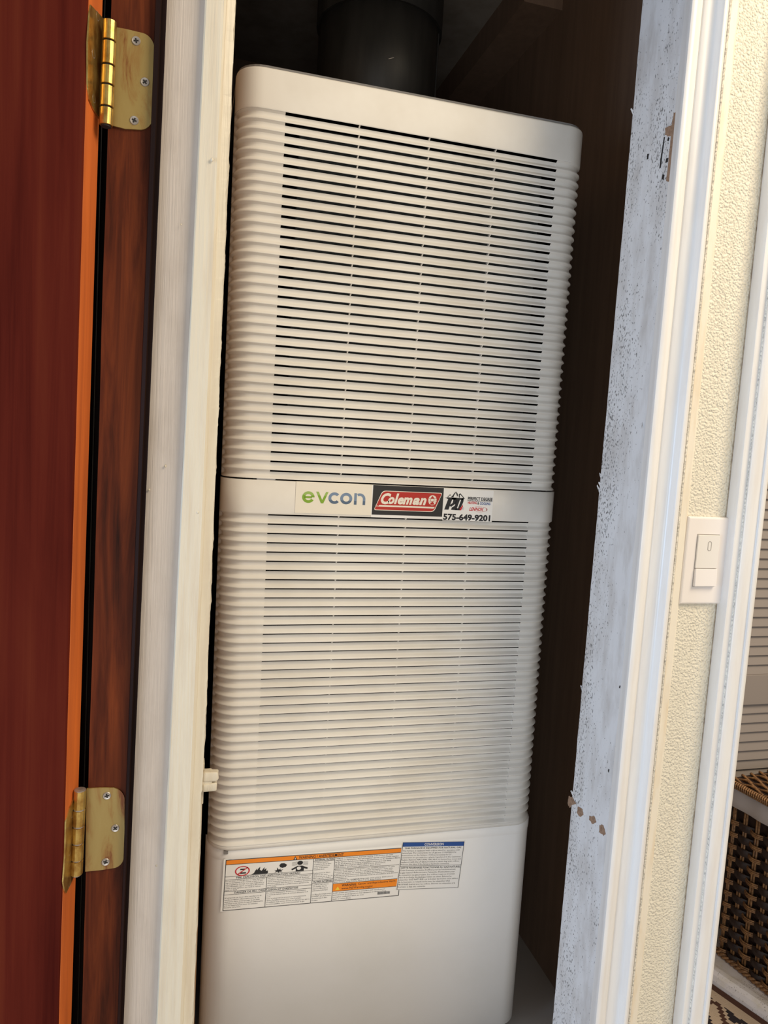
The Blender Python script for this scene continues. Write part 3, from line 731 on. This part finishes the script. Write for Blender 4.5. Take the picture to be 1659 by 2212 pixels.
k_ = Ink(s4, .00060); k_.poly([(.618, .775), (.646, .775), (.632, .700)]); k_.build('pictogram', I_warn, wl)
k_ = Ink(s4, .00050)
k_.para(['Do not store or use gasoline or other flammable', 'vapors and liquids in the vicinity of this or any', 'other appliance. Storage of or use of gasoline or', 'other flammable vapors or liquids in the vicinity', 'of this or any appliance can result in serious', 'injury or death.'], .006, .218, .402, .036)
k_.para(['Improper adjustment, alteration, service, maintenance or', 'installation can cause serious injury or death. Read and', "follow instructions and precautions in User's Information", 'Manual provided with this furnace. Installation and service', 'must be performed by a qualified service agency or the', 'gas supplier.'], .234, .476, .402, .036)
k_.para(["N'entreposez pas de produits petroliers ou de", "liquides et vapeurs inflammables pres de cet", "appareil ou autre. L'entreposage de produits", 'petroliers ou de liquides et vapeurs inflammables', "pres de l'appareil peut causer de serieuses", 'blessures ou la mort.'], .006, .215, .735, .038)
k_.para(['De mauvais ajustements, alterations ou maintenance', 'ou services peuvent causer de serieuses blessures ou la', 'mort.', 'Lisez et suivez bien les instructions et precautions du', "Guide d'installation fourni avec cette fournaise.", "L'installation et le service doivent etre faits par une agence", 'de service qualifiee ou par votre fournisseur de gaz.'], .234, .476, .700, .038)
k_.para(['Air Filters must be', 'installed in the air filter', 'rack provided on the', 'inside of the plastic', 'louvered door.', '', 'Replacement air filters', 'MUST be the same', 'dimensional size as the air', 'filter originally installed.'], .487, .598, .158, .036)
k_.para(['Les filtres a air doivent', 'etre installes dans le', 'support a filtre situe a', 'panneaux en plastique.', '', 'Les filtres de remplacement', 'DOIVENT etre de la meme', 'dimension que le filtre', "d'origine."], .487, .598, .608, .040)
k_.para(['Category 1 Venting System: Improper venting of this furnace can cause', 'explosion or asphyxiation. This unit requires a special venting system supplied', 'by the furnace manufacturer. Refer to the instructions on the Installation Manual', 'or the Roof Jack kit for method of installation and proper vent sizing.', 'REQUIRED ROOF JACK VENTS: 4000-6151/C, 4000-6191/C,', '4000-7101/C, 4000-7121/C, 4000-7141/C, 4000-7151/C'], .608, .990, .100, .039, bold=.006)
k_.para(['Systeme de ventilation de categorie 1: une mauvaise ventilation de cette', "fournaise peut causer un feu, une explosion ou l'asphyxie. Cette unite", 'requiert un systeme de ventilation special fourni par le manufacturier.', "Referez-vous aux instructions dans le Guide d'installation ou l'ensemble", "d'extension de cheminee pour la bonne methode d'installation et la dimension", 'des ventilateurs.', 'EXTENSIONS DE CHEMINEE REQUISES: 4000-6151/C, 4000-6191/C,', '4000-7101/C, 4000-7121/C, 4000-7141/C, 4000-7151/C'], .608, .990, .352, .035, bold=.004)
k_.para(["Install, operate and maintain unit in accordance with manufacturer's", 'instructions to avoid exposure to fuel substances or substances from', 'incomplete combustion which can cause', 'death or serious illness.'], .608, .920, .812, .042)
k_.build('label_small_print', I_txt, wl)
tl = at(870, 1819, Yp); tr = at(1003, 1817, Yp); blp = at(856.5, 1921, Yp)
s5 = Sheet(tl, tr, blp)
cv = s5.base('conversion_label', I_white, bp, .0008, uv=(-.01, -.02, 1.01, 1.01)); tag(cv, 'white gas conversion label with blue header')
ln = Ink(s5, .0010)
ln.rect(0, 0, 1, .006); ln.rect(0, .993, 1, 1); ln.rect(0, 0, .008, 1); ln.rect(.992, 0, 1, 1); ln.rect(0, .500, 1, .507); ln.build('label_rules', I_txt, cv)
Ink(s5, .0010).rect(.004, .004, .996, .092).build('label_band', I_navy, cv)
Ink(s5, .0011).text('CONVERSION', .350, .020, .660, .075, bold=.015).build('label_lettering', I_white, cv)
k_ = Ink(s5, .0010)
k_.text('THIS FURNACE IS EQUIPPED FOR NATURAL GAS', .040, .108, .960, .148, bold=.012); k_.text('CETTE FOURNAISE FONCTIONNE AU GAZ NATUREL', .020, .522, .985, .560, bold=.012)
k_.build('label_lettering', I_black, cv)
k_ = Ink(s5, .0010)
k_.para(['This furnace is equipped with orifices sized for operation with', 'natural gas. For conversions to LP gas see CONVERSION', 'instructions on the furnace. Orifices necessary for LP', 'conversion are provided in a plastic bag placed in the Customer', 'Packet. Remove NATURAL GAS label on burner box cover and', 'replace it with the LP label provided in plastic bag with orifices.', 'Remove this label if the furnace has been converted.'], .012, .975, .155, .048)
k_.para(["Cette fournaise est munie d'orifices pour un fonctionnement", "au gaz naturel. Referez-vous a l'etiquette d'instructions pour", 'la conversion au gaz propane. Les orifices requis se trouvent', 'dans la pochette de plastique remise au client. Enlevez les', 'etiquettes GAZ NATUREL sur le boitier du bruleur et le cabinet', 'de la fournaise et remplacez-les avec les etiquettes GAZ', 'PROPANE fournis avec les orifices. Enlevez ces etiquettes si la', 'fournaise a deja ete convertie.'], .012, .975, .568, .050)
k_.build('label_small_print', I_txt, cv)
# small clip square at the top of the bottom panel
p = at(488, 1840, Yp); box('catch_window', (p.x-.003, Yp-.0014, p.z-.003), (p.x+.003, Yp+.001, p.z+.002), M_cabinet, bp)

# ------------------------------------------------------------------ vent pipe
vp = empty('vent_pipe', (.297, 1.30, 1.425), 'dark grey metal vent pipe rising from furnace top to ceiling', 'pipe')
def cyl(name, c, r, z0, z1, mat, parent, n=64, r1=None):
    bm = bmesh.new(); tube_ = [(z0, r), (z1, r if r1 is None else r1)]
    rings = [[bm.verts.new((c[0]+rr_*math.cos(2*PI*k/n), c[1]+rr_*math.sin(2*PI*k/n), z)) for k in range(n)] for z, rr_ in tube_]
    for k in range(n): bm.faces.new((rings[0][k], rings[0][(k+1) % n], rings[1][(k+1) % n], rings[1][k]))
    bm.faces.new(rings[0]); bm.faces.new(rings[1])
    o = bmo(name, bm, mat, parent)
    for p_ in o.data.polygons: p_.use_smooth = len(p_.vertices) == 4
    return o
vc = (.297, 1.30)
cyl('pipe', vc, .1045, ud_top+.0120, 1.72, M_duct, vp)
sl = cyl('pipe_sleeve', vc, .1085, 1.66, 1.86, M_duct, vp)
a = math.radians(-28); box('pipe_seam', (vc[0]+.1035*math.cos(a)-.001, vc[1]+.1035*math.sin(a)-.0015, ud_top+.012), (vc[0]+.1035*math.cos(a)+.002, vc[1]+.1035*math.sin(a)+.002, 1.655), M_duct, vp)
bm = bmesh.new()
for px, py, dx, dz in ((755, 127, .004, .004), (845, 126, .006, .0015)):
    p = at(px, py, 1.195); y = 1.30-math.sqrt(max(0, .1045**2-(p.x-.297)**2))-.0006; p = at(px, py, y)
    add_box(bm, p, (dx*1.6, .0006, .0008), rot=Matrix.Rotation(-.4, 3, 'Y'))
tag(bmo('scratch', bm, M_screw, vp), kind='stuff')

# ------------------------------------------------------------------ door catch on the cream board
p = at(455, 1686, .786)
dc = empty('door_catch', p, 'small paint covered cream door catch on ragged board edge', 'catch')
bm = bmesh.new()
p0 = at(437, 1640, .80); p1 = at(434, 1728, .80)
add_box(bm, (p0+p1)/2+Vector((.0008, -.003, 0)), (.003, .014, (p0.z-p1.z)), bev=.0008)
bmo('back_plate', bm, M_cream, dc)
bm = bmesh.new()
z1a, z0a = at(455, 1665, .786).z, at(455, 1686, .786).z; z0b = at(455, 1707, .786).z
xa = at(438, 1680, .786).x; xb = at(471, 1680, .786).x
add_box(bm, ((xa+xb)/2, .786, (z1a+z0a)/2+.0006), (xb-xa, .010, (z1a-z0a)*.98), bev=.0022, seg=3)
for v_ in bm.verts:
    v_.co += Vector((1, .6, .8))*noise.noise(v_.co*260)*.0012
bmo('catch_jaw', bm, M_cream, dc, smooth=True)
bm = bmesh.new()
add_box(bm, ((xa+xb)/2-.0006, .786, (z0b+z0a)/2-.0004), (xb-xa-.001, .010, (z0a-z0b)*.90), bev=.0022, seg=3)
for v_ in bm.verts: v_.co += Vector((1, .6, .8))*noise.noise(v_.co*300)*.0012
bmo('catch_jaw', bm, M_cream, dc, smooth=True)
box('catch_body', (xa-.006, .782, z0b+.001), (xb-.006, .796, z1a-.001), M_cream, dc, bev=.002)

# ------------------------------------------------------------------ light switch
YS = .7945
a = at(1489, 1115, YS); b_ = at(1581, 1119, YS); c = at(1469, 1303, YS); d = at(1559, 1307, YS)
x0, x1 = (a.x+c.x)/2, (b_.x+d.x)/2; z1, z0 = (a.z+b_.z)/2, (c.z+d.z)/2
sw = empty('light_switch', ((x0+x1)/2, .80, z0), 'white rectangular light switch on pebbled wall between casings', 'switch')
bm = bmesh.new()
lo = Vector((x0, YS, z0)); hi = Vector((x1, .800, z1)); add_box(bm, (lo+hi)/2, hi-lo)
es = [e for e in bm.edges if all(abs(v_.co.y-YS) < 1e-5 for v_ in e.verts)]
bmesh.ops.bevel(bm, geom=es, offset=.0028, segments=3, affect='EDGES', profile=.5)
pl = bmo('wall_plate', bm, M_plate, sw)
YQ = YS-.0012
a = at(1509, 1154, YQ); b_ = at(1555, 1157, YQ); c = at(1497, 1265, YQ); d = at(1543, 1268, YQ)
px0, px1 = (a.x+c.x)/2, (b_.x+d.x)/2; pz1, pz0 = (a.z+b_.z)/2, (c.z+d.z)/2; pm = at(1523, 1228, YQ).z
box('paddle_frame', (px0-.0007, YS-.0002, pz0-.0007), (px1+.0007, YS+.001, pz1+.0007), M_led, sw)
bm = bmesh.new(); add_box(bm, ((px0+px1)/2, YS-.0009, (pm+pz1)/2), (px1-px0, .003, pz1-pm-.0006), bev=.0006)
bmo('paddle', bm, M_paddle, sw)
bm = bmesh.new(); add_box(bm, ((px0+px1)/2, YS-.0016, (pm+pz0)/2), (px1-px0, .005, pm-pz0-.0006), rot=Matrix.Rotation(-.06, 3, 'X'), bev=.0006)
bmo('paddle_button', bm, M_plate, sw)
lc = at(1533, 1180, YS-.0025)
bm = bmesh.new()
n = 24; outer = []; inner = []
for k in range(n):
    a_ = 2*PI*k/n; cx, cz = math.cos(a_), math.sin(a_)
    oz = .0035 if cz >= 0 else -.0035
    outer.append(bm.verts.new((lc.x+.0030*cx, lc.y, lc.z+oz+.0030*cz))); inner.append(bm.verts.new((lc.x+.0020*cx, lc.y, lc.z+oz+.0020*cz)))
for k in range(n): bm.faces.new((outer[k], outer[(k+1) % n], inner[(k+1) % n], inner[k]))
bmo('indicator_ring', bm, M_led, sw)

# ------------------------------------------------------------------ through the far doorway: louvred door, ledge, rug, basket
YLV = 1.13
lv = empty('louvred_door', (1.2, YLV, .03), 'taupe louvred door behind the wicker basket in far doorway', 'door')
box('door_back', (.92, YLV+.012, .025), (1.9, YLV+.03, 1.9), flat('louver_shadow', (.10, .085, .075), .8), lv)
pit = .0190
rail1 = at(1620, 1457, YLV).z; rail0 = at(1620, 1521, YLV).z
box('rail', (.92, YLV-.004, rail0), (1.9, YLV+.014, rail1), M_louver, lv, bev=.001)
bm = bmesh.new(); add_box(bm, (1.41, 0, 0), (.98, .003, pit*1.12), rot=Matrix.Rotation(-.30, 3, 'X'), bev=.0008, seg=1)
bmesh.ops.recalc_face_normals(bm, faces=bm.faces); sm = bpy.data.meshes.new('slat'); bm.to_mesh(sm); bm.free(); sm.materials.append(M_louver)
def slat(z):
    o = link('slat', sm, None, lv); o.location = (0, YLV+.004, z); o.matrix_parent_inverse = Matrix.Translation(-Vector(lv.location))
z = rail1+pit*.5
while z < 1.30: slat(z); z += pit
z = rail0-pit*.5
while z > .03: slat(z); z -= pit

e0 = atZ(1536, 2130, 0.0); e1 = atZ(1659, 2216, 0.0); ed = (e1-e0).normalized()
A = e0-ed*.20; B = e1+ed*.45
nrm = Vector((-ed.y, ed.x, 0));
if nrm.x < 0: nrm = -nrm
LZt = .026
lg = []
prof = [(0, 0), (.001, .012), (.004, .021), (.010, .0262), (.020, .0268), (.028, .0256), (.6, .0256), (.6, 0)]
vs = []; fs = []
nseg = 120
for k in range(nseg+1):
    q = A+(B-A)*k/nseg
    for i, (o_, h_) in enumerate(prof):
        jx = noise.noise(Vector((k*.4, i, 0)))*.0008
        vs.append(q+nrm*(o_+jx)+Vector((0, 0, h_+(jx if 0 < i < 6 else 0))))
m_ = len(prof)
for k in range(nseg):
    for i in range(m_-1): fs.append((k*m_+i, k*m_+i+1, (k+1)*m_+i+1, (k+1)*m_+i))
# keep the ledge from running through the louvres
ledge = pydata('trim_14', vs, fs, M_ledge); tag(ledge, 'worn white painted ledge between the rug and wicker basket', 'ledge', **S)

M_rug, t, b = nt('woven_rug')
g = N(t, 'ShaderNodeNewGeometry')
dn = N(t, 'ShaderNodeVectorMath', operation='DOT_PRODUCT'); dn.inputs[1].default_value = tuple(-nrm)
da = N(t, 'ShaderNodeVectorMath', operation='DOT_PRODUCT'); da.inputs[1].default_value = tuple(ed)
sb = N(t, 'ShaderNodeVectorMath', operation='SUBTRACT'); sb.inputs[1].default_value = tuple(e0)
t.links.new(g.outputs['Position'], sb.inputs[0]); t.links.new(sb.outputs[0], dn.inputs[0]); t.links.new(sb.outputs[0], da.inputs[0])
pp = N(t, 'ShaderNodeMath', operation='PINGPONG'); pp.inputs[1].default_value = .035; t.links.new(da.outputs['Value'], pp.inputs[0])
fl = N(t, 'ShaderNodeMath', operation='SNAP'); fl.inputs[1].default_value = .006; t.links.new(pp.outputs[0], fl.inputs[0])
gt = N(t, 'ShaderNodeMath', operation='GREATER_THAN'); gt.inputs[1].default_value = .034; t.links.new(dn.outputs['Value'], gt.inputs[0])
mu = N(t, 'ShaderNodeMath', operation='MULTIPLY'); t.links.new(fl.outputs[0], mu.inputs[0]); t.links.new(gt.outputs[0], mu.inputs[1])
ad = N(t, 'ShaderNodeMath', operation='ADD'); t.links.new(dn.outputs['Value'], ad.inputs[0]); t.links.new(mu.outputs[0], ad.inputs[1])
sc = N(t, 'ShaderNodeMath', operation='MULTIPLY'); sc.inputs[1].default_value = 5.0; t.links.new(ad.outputs[0], sc.inputs[0])
br_, cm, bk_ = (.075, .030, .018), (.50, .39, .29), (.018, .012, .016)
rp = ramp(t, sc.outputs[0], [(0, br_), (.070, cm), (.185, bk_), (.27, cm), (.31, br_), (.37, cm), (.50, bk_), (.60, br_), (.70, cm), (.85, bk_)])
rp.node.color_ramp.interpolation = 'CONSTANT'
t.links.new(rp, b.inputs['Base Color']); b.inputs['Roughness'].default_value = .95
v = coords(t, (500, 500, 500)); bump(t, b, noisen(t, v, 1, 2, .6), .6, .002)
rv = [A-nrm*.0005, B-nrm*.0005, B-nrm*.20, A-nrm*.20]
rug = pydata('rug', [v_+Vector((0, 0, .006)) for v_ in rv]+[v_+Vector((0, 0, .0002)) for v_ in rv], [(0, 1, 2, 3), (7, 6, 5, 4), (0, 4, 5, 1), (1, 5, 6, 2), (2, 6, 7, 3), (3, 7, 4, 0)], M_rug)
tag(rug, 'woven rug with brown, cream and black zigzag bands on the floor', 'rug')

# basket
b0 = atZ(1551, 2054, LZt); b1 = atZ(1659, 2142, LZt); bd = (b1-b0).normalized(); bn = Vector((-bd.y, bd.x, 0))
if bn.x < 0: bn = -bn
BH = .352; LNG = .36; WID = .30
top0 = at(1585, 1680, b0.y+.004); BT = top0.z
# taper: top corner leans
lean_ = Vector((top0.x-b0.x, 0, 0)); 
bk = empty('wicker_basket', b0+bn*.15+bd*.18, 'dark lidded wicker basket with white liner cuff on the ledge', 'basket')
def bpnt(a, h, out=0):                     # a along the near face, h height 0..1
    return b0+bd*a+lean_*h+Vector((0, 0, (BT-LZt)*h))-bn*out
bm = bmesh.new()
q = [bpnt(.004, 0, -.004), bpnt(LNG, 0, -.004), bpnt(LNG, 0, -WID), bpnt(.004, 0, -WID)]
q2 = [bpnt(.004, .92, -.004), bpnt(LNG, .92, -.004), bpnt(LNG, .92, -WID), bpnt(.004, .92, -WID)]
a = [bm.verts.new(v_) for v_ in q+q2]
for f_ in ((0, 1, 2, 3), (4, 5, 6, 7), (0, 1, 5, 4), (1, 2, 6, 5), (2, 3, 7, 6), (3, 0, 4, 7)): bm.faces.new([a[i] for i in f_])
bmo('body', bm, M_wickdark, bk)
STK = .0255
bmv = bmesh.new()
for i in range(13):
    x_ = .006+i*STK
    for dx in (-.0024, .0024) if i else (0.0, .003):
        tube(bmv, [bpnt(x_+dx, h, .001) for h in (0, .3, .6, .86)], .0020, n=6)
tag(bmo('stake', bmv, M_wick, bk, smooth=True), kind='stuff')
ROW = .0232; nrow = int((BT-LZt)*.86/ROW)
for j in range(nrow):
    hz = (j+.45)*ROW/(BT-LZt)
    bm = bmesh.new()
    for s_ in (-1, 0, 1):
        pts = [bpnt(.006+k*STK/8, hz+s_*.0030/(BT-LZt), .0016+.0062*math.cos(PI*k/8)-.0006*abs(s_)) for k in range(0, 8*12)]
        tube(bm, pts, .0016, n=5)
    bmo('light_weaver', bm, M_wick, bk, smooth=True)
    hz = (j+.45)*ROW/(BT-LZt)
    bm = bmesh.new(); rows = []
    for k in range(0, 8*12):
        o_ = .0012-.0055*math.cos(PI*k/8)
        rows.append([bm.verts.new(bpnt(.006+k*STK/8, hz+d_/(BT-LZt), o_+e_)) for d_, e_ in ((-.0070, -.001), (-.004, .0008), (.004, .0008), (.0070, -.001))])
    for r1, r2 in zip(rows, rows[1:]):
        for i in range(3): bm.faces.new((r1[i], r1[i+1], r2[i+1], r2[i]))
    bmo('dark_weaver', bm, M_wickdark, bk, smooth=True)
# bottom braid
bm = bmesh.new()
for s_ in range(3):
    tube(bm, [bpnt(-.006+k*.004, .012, .006+.004*math.cos(k*.9+s_*2.1))+Vector((0, 0, .003*math.sin(k*.9+s_*2.1)-.0)) for k in range(92)], .003, n=5)
bmo('base_braid', bm, M_wick, bk, smooth=True)
# liner cuff
bm = bmesh.new(); rows = []
for k in range(0, 46):
    o_ = .006+.0012*math.sin(k*.9)
    rows.append([bm.verts.new(bpnt(-.006+k*.0082, h, o_+e_)) for h, e_ in ((.855, -.004), (.857, .001), (.90, .002), (.95, .001), (.965, -.004))])
for r1, r2 in zip(rows, rows[1:]):
    for i in range(4): bm.faces.new((r1[i], r1[i+1], r2[i+1], r2[i]))
bm.faces.new(rows[0])
# return of the cuff along the back side
bc = bmo('liner_cuff', bm, M_liner, bk, smooth=True); tag(bc, 'greyish white fabric cuff under the lid')
# lid
bm = bmesh.new()
q = [bpnt(-.010, .965, .010), bpnt(LNG, .965, .010), bpnt(LNG, .965, -WID), bpnt(-.010, .965, -WID)]
a = [bm.verts.new(v_) for v_ in q]+[bm.verts.new(v_+Vector((0, 0, .008))) for v_ in q]
for f_ in ((0, 1, 2, 3), (4, 5, 6, 7), (0, 1, 5, 4), (1, 2, 6, 5), (2, 3, 7, 6), (3, 0, 4, 7)): bm.faces.new([a[i] for i in f_])
lid = bmo('lid', bm, M_wickdark, bk)
bm = bmesh.new()
for j in range(26):                         # woven strands across the lid
    oy = -.004-j*.0115
    tube(bm, [bpnt(-.008+k*.006, .965, oy)+Vector((0, 0, .009+.003*math.cos(k*.85+(j % 2)*PI)+.0015*noise.noise(Vector((j, k*.3, 0)))))+bd*0 for k in range(60)], .0028, n=5)
tag(bmo('lid_weave', bm, M_wick, lid, smooth=True), kind='stuff')
bm = bmesh.new()
for k in range(86):                         # wrapped rim of the lid
    c_ = bpnt(-.010+k*.0043, .965, .010)+Vector((0, 0, .006))
    tube(bm, [c_+bn*(.0048*math.cos(a_))+Vector((0, 0, .0058*math.sin(a_)))+bd*(.0020*a_/PI) for a_ in [PI*.2*q_ for q_ in range(11)]], .0017, n=4, cap=False)
tube(bm, [bpnt(-.010, .965, .010)+Vector((0, 0, .006)), bpnt(LNG, .965, .010)+Vector((0, 0, .006))], .0045, n=8)
bmo('lid_rim', bm, M_wick, lid, smooth=True)
